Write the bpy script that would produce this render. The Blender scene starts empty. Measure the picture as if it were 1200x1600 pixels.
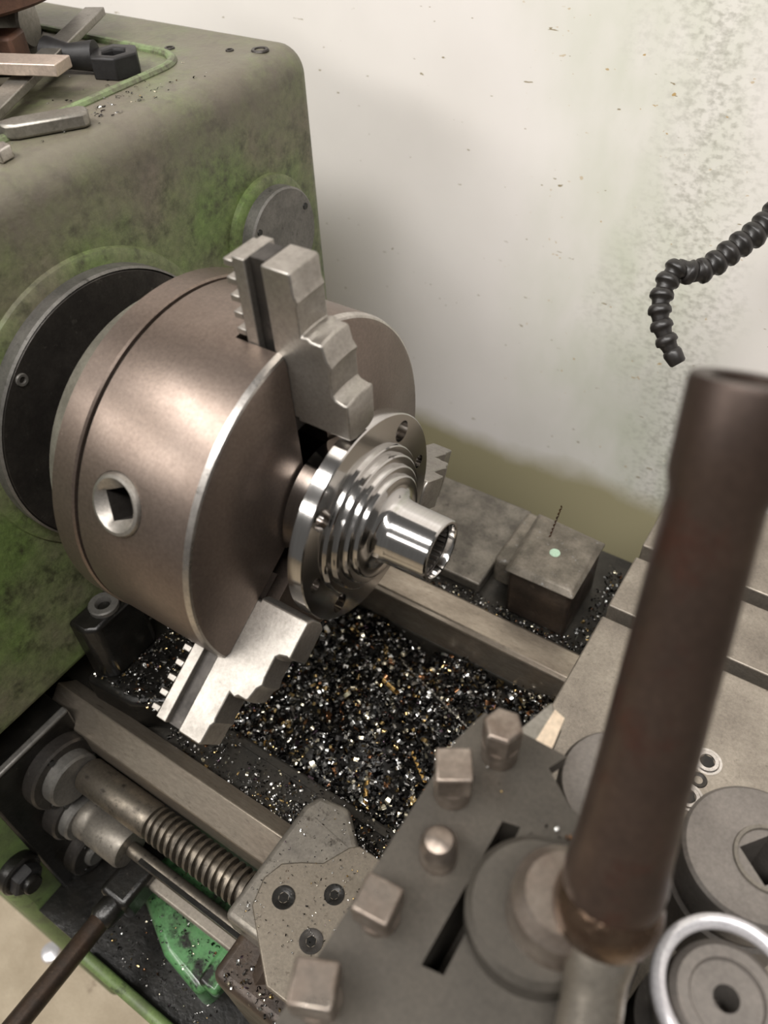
import bpy, bmesh, math, random
import numpy as np
from mathutils import Vector, Matrix

random.seed(7)
rng = np.random.default_rng(11)
PI = math.pi
sc = bpy.context.scene
COL = sc.collection

# ------------------------------------------------------------------ camera
# world: spindle axis = X (tailstock +X), Y towards the back wall, Z up, origin at the chuck face
cam_d = bpy.data.cameras.new('camera')
cam = bpy.data.objects.new('camera', cam_d)
COL.objects.link(cam)
cam_d.sensor_fit = 'VERTICAL'
cam_d.sensor_height = 36.0
cam_d.sensor_width = 27.0
cam_d.lens = 1243.04 / 1600 * 36.0
Rwc = Matrix(((0.83540509, 0.54841252, -0.03663373),
              (0.37263181, -0.61410898, -0.69571237),
              (-0.40403448, 0.56755076, -0.71738572)))
Rb = Matrix((Rwc[0], -Rwc[1], -Rwc[2])).transposed()
cam.matrix_world = Matrix.Translation((0.25685058, -0.28964865, 0.37894582)) @ Rb.to_4x4()
cam_d.clip_start = 0.01
cam_d.dof.use_dof = True
cam_d.dof.focus_distance = 0.60
cam_d.dof.aperture_fstop = 5.8
sc.camera = cam

# ------------------------------------------------------------------ world + lamps + exposure
w = bpy.data.worlds.new('workshop_air')
sc.world = w
w.use_nodes = True
w.node_tree.nodes['Background'].inputs[0].default_value = (1.0, 0.97, 0.93, 1)
w.node_tree.nodes['Background'].inputs[1].default_value = 0.12


def area(name, loc, target, sx, sy, power, col=(1, .93, .84)):
    d = bpy.data.lights.new(name, 'AREA')
    d.shape = 'RECTANGLE'
    d.size, d.size_y, d.energy, d.color = sx, sy, power, col
    o = bpy.data.objects.new(name, d)
    COL.objects.link(o)
    o.location = loc
    v = Vector(target) - Vector(loc)
    o.rotation_euler = v.to_track_quat('-Z', 'Y').to_euler()
    return o


area('front_lamp', (-1.25, -1.75, 1.35), (-0.05, 0.0, 0), 1.8, 0.28, 21, (1, .96, .92))
area('overhead_light', (-0.70, -1.15, 2.2), (0.0, 0.1, 0), 1.8, 0.40, 44, (1, .97, .94))
area('overhead_light', (0.75, -0.95, 2.2), (0.0, 0.2, 0), 1.8, 0.40, 50, (1, .97, .94))  # unseen fill light, added to lift the shadow on the wall

sc.view_settings.view_transform = 'Standard'
sc.view_settings.look = 'None'
sc.view_settings.exposure = 0.2
sc.view_settings.gamma = 1.0
sc.view_settings.use_curve_mapping = False


# ------------------------------------------------------------------ materials
def L(r, g, b):
    f = lambda c: (c / 255 / 12.92) if c / 255 <= 0.04045 else ((c / 255 + 0.055) / 1.055) ** 2.4
    return (f(r), f(g), f(b), 1)


MATS = {}


def mat(name, c1, c2=None, rough=.5, metal=0.0, scale=30, lo=.4, hi=.65, c3=None, s3=90, lo3=.6, hi3=.7,
        bump=0.0, bscale=200, rvar=0.0, stretch=None, coat=0.0, bdist=.001, speck=.22, sscale=420):
    m = bpy.data.materials.new(name)
    MATS[name] = m
    m.use_nodes = True
    nt = m.node_tree
    b = nt.nodes['Principled BSDF']
    b.inputs['Roughness'].default_value = rough
    b.inputs['Metallic'].default_value = metal
    b.inputs['Base Color'].default_value = c1
    if coat:
        b.inputs['Coat Weight'].default_value = coat
        b.inputs['Coat Roughness'].default_value = .12
    tc = nt.nodes.new('ShaderNodeTexCoord')
    src = tc.outputs['Object']
    if stretch:
        mp = nt.nodes.new('ShaderNodeMapping')
        mp.inputs['Scale'].default_value = stretch
        nt.links.new(src, mp.inputs[0])
        src = mp.outputs[0]

    def noise(s, det=6, ro=.6):
        n = nt.nodes.new('ShaderNodeTexNoise')
        n.inputs['Scale'].default_value = s
        n.inputs['Detail'].default_value = det
        n.inputs['Roughness'].default_value = ro
        nt.links.new(src, n.inputs['Vector'])
        return n.outputs['Fac']

    def ramp(fac, a, z):
        r = nt.nodes.new('ShaderNodeMapRange')
        r.inputs[1].default_value, r.inputs[2].default_value = a, z
        nt.links.new(fac, r.inputs[0])
        return r.outputs[0]

    cur = None
    if c2:
        mx = nt.nodes.new('ShaderNodeMix')
        mx.data_type = 'RGBA'
        mx.inputs[6].default_value, mx.inputs[7].default_value = c1, c2
        f = ramp(noise(scale), lo, hi)
        nt.links.new(f, mx.inputs[0])
        cur = mx.outputs[2]
        if rvar:
            rr = nt.nodes.new('ShaderNodeMapRange')
            rr.inputs[3].default_value, rr.inputs[4].default_value = max(.02, rough - rvar), min(1, rough + rvar)
            nt.links.new(f, rr.inputs[0])
            nt.links.new(rr.outputs[0], b.inputs['Roughness'])
    if c3:
        mx = nt.nodes.new('ShaderNodeMix')
        mx.data_type = 'RGBA'
        mx.inputs[6].default_value, mx.inputs[7].default_value = c1, c3
        if cur:
            nt.links.new(cur, mx.inputs[6])
        nt.links.new(ramp(noise(s3, 8, .7), lo3, hi3), mx.inputs[0])
        cur = mx.outputs[2]
    if speck:
        sf = nt.nodes.new('ShaderNodeMapRange')
        sf.inputs[1].default_value, sf.inputs[2].default_value = .3, .7
        sf.inputs[3].default_value, sf.inputs[4].default_value = 1 - speck, 1 + speck
        nt.links.new(noise(sscale, 9, .75), sf.inputs[0])
        mm = nt.nodes.new('ShaderNodeMix')
        mm.data_type = 'RGBA'
        mm.blend_type = 'MULTIPLY'
        mm.inputs[0].default_value = 1
        mm.inputs[6].default_value = c1
        if cur:
            nt.links.new(cur, mm.inputs[6])
        nt.links.new(sf.outputs[0], mm.inputs[7])
        cur = mm.outputs[2]
    if cur:
        nt.links.new(cur, b.inputs['Base Color'])
    if bump:
        bp = nt.nodes.new('ShaderNodeBump')
        bp.inputs['Strength'].default_value = bump
        bp.inputs['Distance'].default_value = bdist
        nt.links.new(noise(bscale, 5), bp.inputs['Height'])
        nt.links.new(bp.outputs[0], b.inputs['Normal'])
    return m


mat('green_paint', L(94, 112, 62), L(106, 98, 84), .5, 0, 9, .36, .66, L(60, 62, 42), 55, .50, .68, .5, 190, .08, speck=.38, sscale=150)
mat('green_bright', L(84, 132, 84), L(70, 105, 66), .3, 0, 25, .4, .7, L(26, 26, 22), 26, .54, .62, .3, 120, coat=.3)
mat('green_edge', L(104, 124, 74), L(86, 96, 66), .5, 0, 30, .4, .65, L(60, 64, 48), 70, .58, .7, .2, 160)
mat('green_lip', L(112, 128, 88), L(96, 96, 76), .5, 0, 60, .4, .65, L(78, 76, 62), 120, .5, .7, .3, 200)
mat('chuck_steel', L(128, 115, 106), L(112, 99, 90), .36, .85, 22, .3, .75, L(150, 138, 128), 260, .64, .74, .04, 500, .03)
mat('chuck_steel_dark', L(120, 110, 100), L(94, 86, 78), .36, .85, 30, .35, .7, None, bump=.05, bscale=300, rvar=.08)
mat('bright_steel', L(205, 200, 194), L(176, 170, 164), .33, 1, 60, .35, .7, L(140, 134, 128), 260, .6, .72, .05, 500, .08)
mat('jaw_steel', L(164, 159, 152), L(146, 141, 134), .42, .9, 50, .35, .7, L(130, 124, 116), 200, .6, .75, .08, 500, .08)
mat('polished', L(202, 200, 197), L(188, 185, 182), .13, 1, 5, .3, .7, None, rvar=.02, stretch=(90, 2, 2), speck=0)
mat('backplate_steel', L(150, 146, 134), L(118, 114, 104), .5, .7, 40, .35, .65, None, bump=.1, bscale=200)
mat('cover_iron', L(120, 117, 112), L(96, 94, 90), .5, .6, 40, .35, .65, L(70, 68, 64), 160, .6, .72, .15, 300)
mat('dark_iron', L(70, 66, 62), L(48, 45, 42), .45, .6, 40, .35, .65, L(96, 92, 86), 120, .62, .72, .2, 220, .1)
mat('black_oily', L(34, 32, 29), L(20, 19, 17), .3, .3, 50, .35, .65, L(62, 58, 52), 140, .62, .7, .4, 160)
mat('way_steel', L(172, 161, 146), L(136, 125, 112), .40, .8, 26, .35, .68, L(96, 86, 76), 160, .6, .75, .05, 400, .08, (.35, 1, 1))
mat('bed_iron', L(66, 62, 56), L(44, 42, 38), .42, .5, 30, .35, .65, L(90, 86, 78), 120, .62, .72, .2, 180, .1)
mat('ground_iron', L(158, 150, 138), L(132, 124, 114), .48, .75, 18, .35, .65, L(108, 100, 90), 170, .6, .74, .08, 300, .08)
mat('saddle_iron', L(132, 126, 116), L(100, 95, 88), .5, .6, 40, .35, .65, L(66, 60, 54), 90, .58, .7, .15, 260, .1)
mat('wiper_plate', L(140, 131, 118), L(116, 108, 96), .45, .7, 40, .35, .65, L(84, 76, 66), 150, .6, .72, .1, 260, .1)
mat('apron_brown', L(78, 66, 56), L(50, 42, 36), .4, .3, 30, .35, .65, L(104, 92, 78), 110, .62, .7, .4, 140, .1)
mat('post_iron', L(84, 79, 72), L(72, 68, 62), .5, .6, 24, .35, .65, None, bump=.05, bscale=200, rvar=.06)
mat('bolt_steel', L(150, 140, 130), L(112, 100, 90), .36, .8, 60, .35, .65, None, bump=.05, bscale=300, rvar=.1)
mat('lever_brown', L(80, 66, 57), L(58, 47, 41), .36, .6, 14, .35, .65, L(72, 48, 40), 22, .56, .68, .05, 120, .08)
mat('lever_bright', L(176, 168, 156), L(150, 142, 130), .34, .9, 30, .35, .65, None, bump=.1, bscale=90, rvar=.08)
mat('knuckle_bronze', L(128, 108, 90), L(84, 66, 54), .24, .9, 40, .35, .65, None, bump=.6, bscale=70, bdist=.004, rvar=.06)
mat('disc_grey', L(128, 122, 116), L(112, 107, 102), .5, .6, 30, .35, .65, None, bump=.05, bscale=200)
mat('ring_white', L(222, 220, 222), L(204, 202, 206), .25, .5, 20, .35, .65, None)
mat('rod_brown', L(74, 60, 50), L(52, 44, 38), .38, .6, 60, .35, .65, L(100, 84, 70), 200, .62, .72, .2, 300, .1)
mat('screw_steel', L(120, 112, 100), L(90, 84, 76), .45, .8, 60, .35, .65, L(50, 46, 40), 120, .56, .7, .1, 300, .1)
mat('hose_black', L(36, 33, 31), L(27, 25, 23), .38, 0, 60, .35, .65, None, bump=.05, bscale=300)
mat('block_iron', L(132, 124, 112), L(98, 92, 82), .6, .3, 45, .35, .62, L(150, 150, 148), 150, .6, .7, .4, 180, .08)
mat('mint_paint', L(172, 200, 176), None, .6)
mat('rust_brown', L(106, 76, 60), L(70, 50, 42), .55, .3, 30, .35, .65, L(170, 130, 100), 40, .62, .72, .2, 120)
mat('tan_steel', L(196, 180, 166), L(176, 160, 148), .42, .6, 40, .35, .65, None, bump=.08, bscale=250)
mat('grey_steel', L(150, 146, 138), L(124, 120, 112), .4, .8, 40, .35, .65, L(90, 86, 80), 150, .6, .72, .1, 250)
mat('black_forged', L(46, 45, 45), L(36, 35, 35), .5, .4, 60, .35, .65, None, bump=.2, bscale=200)
mat('tray_beige', L(178, 168, 146), L(160, 150, 128), .35, 0, 8, .35, .65, L(120, 120, 92), 14, .5, .7)
mat('tool_tip', L(224, 206, 184), L(190, 172, 150), .35, .6, 40, .35, .65)

# extra grime that settled on the flat top of the headstock
nt = MATS['green_paint'].node_tree
b = nt.nodes['Principled BSDF']
old = b.inputs['Base Color'].links[0].from_socket
tc = nt.nodes.new('ShaderNodeTexCoord')
sp0 = nt.nodes.new('ShaderNodeSeparateXYZ')
nt.links.new(tc.outputs['Object'], sp0.inputs[0])
n1 = nt.nodes.new('ShaderNodeTexNoise')
n1.inputs['Scale'].default_value = 16
n1.inputs['Detail'].default_value = 12
n1.inputs['Roughness'].default_value = .72
nt.links.new(tc.outputs['Object'], n1.inputs['Vector'])
m1 = nt.nodes.new('ShaderNodeMath')
m1.operation = 'MULTIPLY_ADD'
m1.inputs[1].default_value = .22
nt.links.new(n1.outputs['Fac'], m1.inputs[0])
nt.links.new(sp0.outputs[2], m1.inputs[2])
r1 = nt.nodes.new('ShaderNodeMapRange')
r1.inputs[1].default_value, r1.inputs[2].default_value, r1.inputs[4].default_value = .215, .30, .8
nt.links.new(m1.outputs[0], r1.inputs[0])
x1 = nt.nodes.new('ShaderNodeMix')
x1.data_type = 'RGBA'
nt.links.new(r1.outputs[0], x1.inputs[0])
nt.links.new(old, x1.inputs[6])
x1.inputs[7].default_value = L(102, 94, 85)
nt.links.new(x1.outputs[2], b.inputs['Base Color'])

# white enamelled wall with streaks of splashed coolant and speckles
m = bpy.data.materials.new('wall_paint')
MATS['wall_paint'] = m
m.use_nodes = True
nt = m.node_tree
b = nt.nodes['Principled BSDF']
b.inputs['Roughness'].default_value = .32
tc = nt.nodes.new('ShaderNodeTexCoord')


def wnoise(scale, st, det=5, loc=(0, 0, 0)):
    mp = nt.nodes.new('ShaderNodeMapping')
    mp.inputs['Scale'].default_value = st
    mp.inputs['Location'].default_value = loc
    nt.links.new(tc.outputs['Object'], mp.inputs[0])
    n = nt.nodes.new('ShaderNodeTexNoise')
    n.inputs['Scale'].default_value = scale
    n.inputs['Detail'].default_value = det
    nt.links.new(mp.outputs[0], n.inputs['Vector'])
    return n.outputs['Fac']


def wmr(f, a, z, o1=0, o2=1):
    r = nt.nodes.new('ShaderNodeMapRange')
    r.inputs[1].default_value, r.inputs[2].default_value = a, z
    r.inputs[3].default_value, r.inputs[4].default_value = o1, o2
    r.clamp = True
    nt.links.new(f, r.inputs[0])
    return r.outputs[0]


def wmix(fac, a, c):
    x = nt.nodes.new('ShaderNodeMix')
    x.data_type = 'RGBA'
    nt.links.new(fac, x.inputs[0])
    if isinstance(a, tuple):
        x.inputs[6].default_value = a
    else:
        nt.links.new(a, x.inputs[6])
    x.inputs[7].default_value = c
    return x.outputs[2]


def wmath(op, a, c):
    x = nt.nodes.new('ShaderNodeMath')
    x.operation = op
    nt.links.new(a, x.inputs[0])
    if isinstance(c, float):
        x.inputs[1].default_value = c
    else:
        nt.links.new(c, x.inputs[1])
    return x.outputs[0]


sep = nt.nodes.new('ShaderNodeSeparateXYZ')
nt.links.new(tc.outputs['Object'], sep.inputs[0])
# band of splash: centred where the chuck throws coolant, wobbling
xx = wmath('ADD', sep.outputs[0], wmr(wnoise(4, (1, 1, 1)), .3, .7, -.05, .05))
band = wmr(wmath('ABSOLUTE', wmath('SUBTRACT', xx, .06), .0), .02, .14, 1, 0)
band2 = wmr(wmath('ABSOLUTE', wmath('SUBTRACT', xx, .095), .0), .005, .06, 1, 0)
c = wmix(wmr(wnoise(6, (1, 1, 1)), .3, .75), L(236, 231, 226), L(226, 221, 215))
c = wmix(wmath('MULTIPLY', band, wmr(wnoise(26, (1, 1, .5)), .3, .7, .2, .75)), c, L(200, 204, 184))
c = wmix(wmath('MULTIPLY', band2, wmr(wnoise(240, (.7, 1, 1), 8), .44, .68, .0, .55)), c, L(146, 144, 130))
c = wmix(wmr(wnoise(170, (.45, 1, 1.3), 2), .735, .76), c, L(150, 138, 112))
c = wmix(wmath('MULTIPLY', band, wmr(wnoise(190, (.6, 1, 1), 2, (3, 1, 2)), .735, .76)), c, L(186, 158, 110))
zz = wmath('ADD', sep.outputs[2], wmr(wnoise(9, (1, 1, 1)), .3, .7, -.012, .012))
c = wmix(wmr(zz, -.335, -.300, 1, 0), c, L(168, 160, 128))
nt.links.new(c, b.inputs['Base Color'])

# concrete floor
mat('floor_concrete', L(178, 164, 142), L(160, 146, 124), .8, 0, 14, .35, .65, L(120, 106, 88), 30, .62, .72, .1, 90)

# chips: colour per chip from an attribute
m = bpy.data.materials.new('chip_metal')
MATS['chip_metal'] = m
m.use_nodes = True
nt = m.node_tree
b = nt.nodes['Principled BSDF']
at = nt.nodes.new('ShaderNodeAttribute')
at.attribute_name = 'Col'
nt.links.new(at.outputs['Color'], b.inputs['Base Color'])
b.inputs['Metallic'].default_value = .92
b.inputs['Roughness'].default_value = .23


# ------------------------------------------------------------------ geometry helpers
class MB:
    def __init__(s):
        s.v, s.f = [], []

    def add(s, vs, fs, M=None):
        o = len(s.v)
        s.v += [tuple(M @ Vector(p)) if M is not None else tuple(p) for p in vs]
        s.f += [tuple(i + o for i in f) for f in fs]
        return s

    def box(s, a, z, M=None):
        x0, y0, z0 = a
        x1, y1, z1 = z
        v = [(x0, y0, z0), (x1, y0, z0), (x1, y1, z0), (x0, y1, z0), (x0, y0, z1), (x1, y0, z1), (x1, y1, z1), (x0, y1, z1)]
        return s.add(v, [(3, 2, 1, 0), (4, 5, 6, 7), (0, 1, 5, 4), (1, 2, 6, 5), (2, 3, 7, 6), (3, 0, 4, 7)], M)

    def prism(s, poly, h0, h1, M=None):
        """poly in local XY, extruded along local Z"""
        n = len(poly)
        v = [(x, y, h0) for x, y in poly] + [(x, y, h1) for x, y in poly]
        f = [tuple(reversed(range(n))), tuple(range(n, 2 * n))]
        f += [(i, (i + 1) % n, n + (i + 1) % n, n + i) for i in range(n)]
        return s.add(v, f, M)

    def lathe(s, prof, n=48, M=None, cap=True, phase=0.0):
        """prof: list of (h, r) around local Z"""
        v, f = [], []
        k = len(prof)
        for i in range(n):
            a = 2 * PI * i / n + phase
            for h, r in prof:
                v.append((r * math.cos(a), r * math.sin(a), h))
        for i in range(n):
            j = (i + 1) % n
            for q in range(k - 1):
                f.append((i * k + q, j * k + q, j * k + q + 1, i * k + q + 1))
        if cap:
            f.append(tuple(i * k for i in reversed(range(n))))
            f.append(tuple(i * k + k - 1 for i in range(n)))
        return s.add(v, f, M)

    def ring(s, prof, n=48, M=None):
        """closed profile revolved (torus-like)"""
        v, f = [], []
        k = len(prof)
        for i in range(n):
            a = 2 * PI * i / n
            for h, r in prof:
                v.append((r * math.cos(a), r * math.sin(a), h))
        for i in range(n):
            j = (i + 1) % n
            for q in range(k):
                f.append((i * k + q, j * k + q, j * k + (q + 1) % k, i * k + (q + 1) % k))
        return s.add(v, f, M)

    def tube(s, pts, rad, n=12, M=None):
        pts = [Vector(p) for p in pts]
        rr = rad if isinstance(rad, (list, tuple)) else [rad] * len(pts)
        v, f = [], []
        up = None
        for i, p in enumerate(pts):
            t = (pts[min(i + 1, len(pts) - 1)] - pts[max(i - 1, 0)]).normalized()
            if up is None:
                up = t.orthogonal().normalized()
            up = (up - t * up.dot(t)).normalized()
            w = t.cross(up)
            for k in range(n):
                a = 2 * PI * k / n
                v.append(p + (up * math.cos(a) + w * math.sin(a)) * rr[i])
        for i in range(len(pts) - 1):
            for k in range(n):
                f.append((i * n + k, i * n + (k + 1) % n, (i + 1) * n + (k + 1) % n, (i + 1) * n + k))
        f.append(tuple(reversed(range(n))))
        f.append(tuple((len(pts) - 1) * n + k for k in range(n)))
        return s.add(v, f, M)

    def build(s, name, material, parent=None, bevel=0.0, seg=2, angle=35, flat=False, bang=40):
        me = bpy.data.meshes.new(name)
        me.from_pydata(s.v, [], s.f)
        bm = bmesh.new()
        bm.from_mesh(me)
        bmesh.ops.recalc_face_normals(bm, faces=bm.faces)
        bm.to_mesh(me)
        bm.free()
        return finish(me, name, material, parent, bevel, seg, angle, flat, bang)


def finish(me, name, material, parent=None, bevel=0.0, seg=2, angle=35, flat=False, bang=40):
    if not flat:
        me.shade_smooth()
        me.set_sharp_from_angle(angle=math.radians(angle))
    me.materials.append(MATS[material] if isinstance(material, str) else material)
    o = bpy.data.objects.new(name, me)
    COL.objects.link(o)
    if parent is not None:
        o.parent = parent
    if bevel:
        md = o.modifiers.new('bevel', 'BEVEL')
        md.width, md.segments, md.limit_method, md.angle_limit = bevel, seg, 'ANGLE', math.radians(bang)
        md.harden_normals = False
    return o


def boolean(o, cutters):
    """subtract MB cutters from object o (evaluated right away)"""
    tmp = []
    for cb in cutters:
        t = cb.build('cutter', 'black_oily')
        tmp.append(t)
        md = o.modifiers.new('cut', 'BOOLEAN')
        md.operation, md.solver, md.object = 'DIFFERENCE', 'EXACT', t
    dg = bpy.context.evaluated_depsgraph_get()
    dg.update()
    me = bpy.data.meshes.new_from_object(o.evaluated_get(dg))
    o.modifiers.clear()
    o.data = me
    me.name = o.name
    for t in tmp:
        bpy.data.objects.remove(t)
    me.shade_smooth()
    me.set_sharp_from_angle(angle=math.radians(30))


def tag(o, label, cat, group=None, kind=None):
    o['label'] = label
    if kind:
        o['kind'] = kind
    if cat:
        o['category'] = cat
    if group:
        o['group'] = group
    return o


def thing(name, label, cat, loc=(0, 0, 0), group=None):
    o = bpy.data.objects.new(name, None)
    o.empty_display_size = .02
    COL.objects.link(o)
    o.location = loc
    return tag(o, label, cat, group)


def under(o, parent):
    """parent keeping world position (parents have translation only)"""
    o.parent = parent
    o.matrix_parent_inverse = Matrix.Translation(-Vector(parent.location))
    return o


AX = Matrix(((0, 0, 1, 0), (1, 0, 0, 0), (0, 1, 0, 0), (0, 0, 0, 1)))          # local Z -> world X, local X -> Y, local Y -> Z


def atx(y, z, x=0):
    return Matrix.Translation((x, y, z)) @ AX


def T(x, y, z):
    return Matrix.Translation((x, y, z))


def RZ(a):
    return Matrix.Rotation(a, 4, 'Z')


def dirM(p, d):
    """frame at p with local Z along d"""
    return Matrix.Translation(p) @ Vector(d).to_track_quat('Z', 'Y').to_matrix().to_4x4()


def part(mb, name, material, root, **k):
    return under(mb.build(name, material, **k), root)


# ------------------------------------------------------------------ setting: floor, wall
tag(MB().box((-3, -3, -1.03), (3, 0.62, -1.0)).build('floor', 'floor_concrete'), 'beige concrete workshop floor', None, kind='structure')
WY = .44
tag(MB().box((-2.6, WY, -1.0), (2.6, WY + .06, 1.6)).build('wall_back', 'wall_paint'),
    'white painted wall behind the lathe stained with coolant splashes', None, kind='structure')

# ------------------------------------------------------------------ headstock
HX, HT, HB = -.205, .180, .284
hs = thing('headstock', 'worn green painted lathe headstock with round covers on its face', 'headstock', (-.45, 0, -.215))
prof = [(-.80, -.215), (HX, -.215), (HX, HT - .022)]
for k in range(1, 9):
    a = k / 8 * PI / 2
    prof.append((HX - .022 + .022 * math.cos(a), HT - .022 + .022 * math.sin(a)))
prof += [(-.80, HT)]
MXZ = Matrix(((1, 0, 0, 0), (0, 0, -1, 0), (0, 1, 0, 0), (0, 0, 0, 1)))  # local XY -> world XZ, local Z -> -Y
house = MB().prism(prof, -HB, .30, MXZ).build('housing', 'green_paint', bevel=.010, seg=4, bang=60)
under(house, hs)
# raised lip of the tool recess on top
lip = [(-.45, .212, HT), (-.33, .210, HT)] + [(-.30 + .034 * math.sin(k / 8 * PI / 2), .176 + .034 * math.cos(k / 8 * PI / 2), HT) for k in range(9)] + [(-.264, .10, HT), (-.260, .0, HT), (-.260, -.12, HT)]
part(MB().tube(lip, .0042, 10), 'tray_lip', 'green_lip', hs)
# bearing cover round the spindle, and the cast ring behind it
part(MB().ring([(-.002, .100), (-.002, .120), (.003, .118), (.0050, .113), (.0050, .100)], 96, atx(0, 0, HX)), 'cast_ring', 'green_paint', hs)
bc = part(MB().ring([(.0, .055), (.0, .1068), (.0145, .1068), (.0165, .1052), (.0165, .055)], 96, atx(0, 0, HX)), 'bearing_cover', 'dark_iron', hs)  # chuck's shadow on the face put into a darker iron
part(MB().ring([(.0005, .1069), (.0005, .1085), (.0150, .1085), (.0165, .1069)], 96, atx(0, 0, HX)), 'cover_lit_rim', 'cover_iron', hs)  # lit side of the same cover, put into a lighter iron
for a in (134, 254, 14):
    y, z = .099 * math.cos(math.radians(a)), .099 * math.sin(math.radians(a))
    s = MB().ring([(.0, .0022), (.0, .0046), (.0014, .0042), (.0014, .0026)], 20, atx(y, z, HX + .0165)).build('screw', 'cover_iron')
    s.parent = bc
part(MB().ring([(.0, .034), (.0, .0535), (.0185, .0535), (.0185, .034)], 64, atx(0, 0, HX)), 'bearing_sleeve', 'cover_iron', hs)
# second round cover by the rear corner
part(MB().lathe([(-.004, .052), (.005, .051), (.007, .047)], 64, atx(.206, .048, HX)), 'cast_boss', 'green_paint', hs)
c2 = part(MB().lathe([(.0, .0435), (.014, .0435), (.0155, .042)], 72, atx(.206, .048, HX + .003)), 'cover_plate', 'cover_iron', hs)
for a in (28, 148, 268):
    y, z = .206 + .036 * math.cos(math.radians(a)), .048 + .036 * math.sin(math.radians(a))
    s = MB().lathe([(.0, .0030), (.0006, .0028)], 16, atx(y, z, HX + .0185)).build('screw', 'black_oily')
    s.parent = c2
# plugs on top
for (x, y, r) in ((-.228, .252, .0075), (-.30, .222, .0045), (-.25, .240, .0035)):
    p = part(MB().ring([(.0, r * .55), (.0, r), (.0012, r * .9), (.0012, r * .6)], 24, T(x, y, HT)), 'top_screw', 'dark_iron', hs)
# foot lugs that bolt it to the bed
part(MB().prism([(-.2055, -.112), (-.186, -.112), (-.177, -.104), (-.177, -.060), (-.183, -.052), (-.2055, -.052)], -.232, -.160), 'foot_lug', 'black_oily', hs, bevel=.0035, seg=2)
part(MB().ring([(.0, .0055), (.0, .0130), (.004, .0130), (.0052, .0118), (.0052, .0072), (.002, .0055)], 24, T(-.1905, -.0830, -.160)), 'foot_bolt', 'cover_iron', hs)
part(MB().prism([(-.2055, -.122), (-.150, -.118), (-.118, -.100), (-.108, -.030), (-.2055, -.030)], -.278, -.232), 'foot_plate', 'black_oily', hs, bevel=.006, seg=3)
part(MB().box((-.30, .06, -.254), (-.20, .13, -.216)), 'foot_lug', 'black_oily', hs, bevel=.006, seg=3)
# feed gearbox below
gb = thing('feed_gearbox', 'green feed gearbox with a dark oily face under the headstock', 'gearbox', (-.4, -.2, -.75))
part(MB().box((-.80, -.282, -.78), (-.206, -.148, -.262)), 'casing', 'green_edge', gb, bevel=.012, seg=4)
part(MB().box((-.30, -.242, -.2618), (-.2056, -.149, -.2450)), 'top_shade', 'black_oily', gb, bevel=.002)  # added black sheet: shadow beneath the headstock put into colour
part(MB().box((-.2055, -.243, -.74), (-.200, -.149, -.245)), 'face_plate', 'black_oily', gb, bevel=.003)
part(MB().box((-.206, -.236, -.2445), (-.1985, -.150, -.2400)), 'top_edge', 'cover_iron', gb, bevel=.002)
# flanges for the shafts
LY, LZ = -.172, -.300
FY, FZ = -.192, -.352
KY, KZ = -.193, -.385


def flange(y, z, r, t, rc, tc_, nm='bearing_flange'):
    f = part(MB().lathe([(.0, r), (t - .002, r), (t, r - .002)], 48, atx(y, z, -.2005)), nm, 'dark_iron', gb)
    cl = MB().lathe([(.0, rc), (tc_ - .002, rc), (tc_, rc - .002)], 40, atx(y, z, -.2005 + t)).build('collar', 'cover_iron')
    cl.parent = f
    for a in (100, 220, 340):
        yy, zz = y + (r + rc) / 2 * math.cos(math.radians(a)), z + (r + rc) / 2 * math.sin(math.radians(a))
        s = MB().lathe([(.0, .0032), (.0015, .003)], 12, atx(yy, zz, -.2005 + t)).build('screw', 'black_oily')
        s.parent = f


flange(LY - .012, LZ + .006, .036, .014, .026, .012)
flange(FY - .004, FZ, .028, .016, .0225, .010)
flange(KY - .012, KZ - .045, .026, .014, .012, .006)
# black bolt on the green edge
nb = part(MB().lathe([(.0, .020), (.010, .020), (.012, .018)], 40, atx(-.262, -.372, -.206)), 'washer', 'black_oily', gb)
part(MB().lathe([(.0, .0155), (.008, .0155), (.010, .0135)], 6, atx(-.262, -.372, -.194)), 'hex_bolt', 'black_forged', gb, flat=True)
part(MB().lathe([(.0, .009), (.005, .009), (.006, .008)], 24, atx(-.262, -.372, -.184)), 'bolt_end', 'black_oily', gb)

# ------------------------------------------------------------------ bed
bed = thing('lathe_bed', 'dark oily cast iron lathe bed with ground steel ways', 'lathe bed', (0, 0, -.9))
MYZ = AX  # prism: local XY -> world YZ, extruded along X


def bar(poly, x0, x1):
    return MB().prism(poly, x0, x1, MYZ)


# front V way
part(bar([(-.134, -.250), (-.1545, -.2705), (-.1545, -.300), (-.118, -.300), (-.118, -.266)], -.236, 1.2), 'front_way', 'way_steel', bed, bevel=.0012)
# inner flat way
part(bar([(-.1175, -.300), (-.1175, -.279), (-.073, -.279), (-.073, -.300)], -.30, 1.2), 'inner_way', 'bed_iron', bed, bevel=.0015)
part(bar([(-.082, -.2788), (-.082, -.276), (-.076, -.276), (-.076, -.2788)], -.20, 1.2), 'way_edge', 'bed_iron', bed)
# rear flat way
part(bar([(.118, -.300), (.118, -.258), (.122, -.2535), (.150, -.2535), (.154, -.258), (.154, -.300)], -.30, 1.2), 'rear_way', 'way_steel', bed, bevel=.0012)
# rear shelf
part(bar([(.1545, -.300), (.1545, -.272), (.30, -.272), (.30, -.300)], -.30, 1.2), 'rear_shelf', 'bed_iron', bed, bevel=.002)
part(bar([(.178, -.2715), (.178, -.258), (.300, -.258), (.300, -.2715)], -.30, .038), 'rear_pad', 'saddle_iron', bed, bevel=.002)
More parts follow.
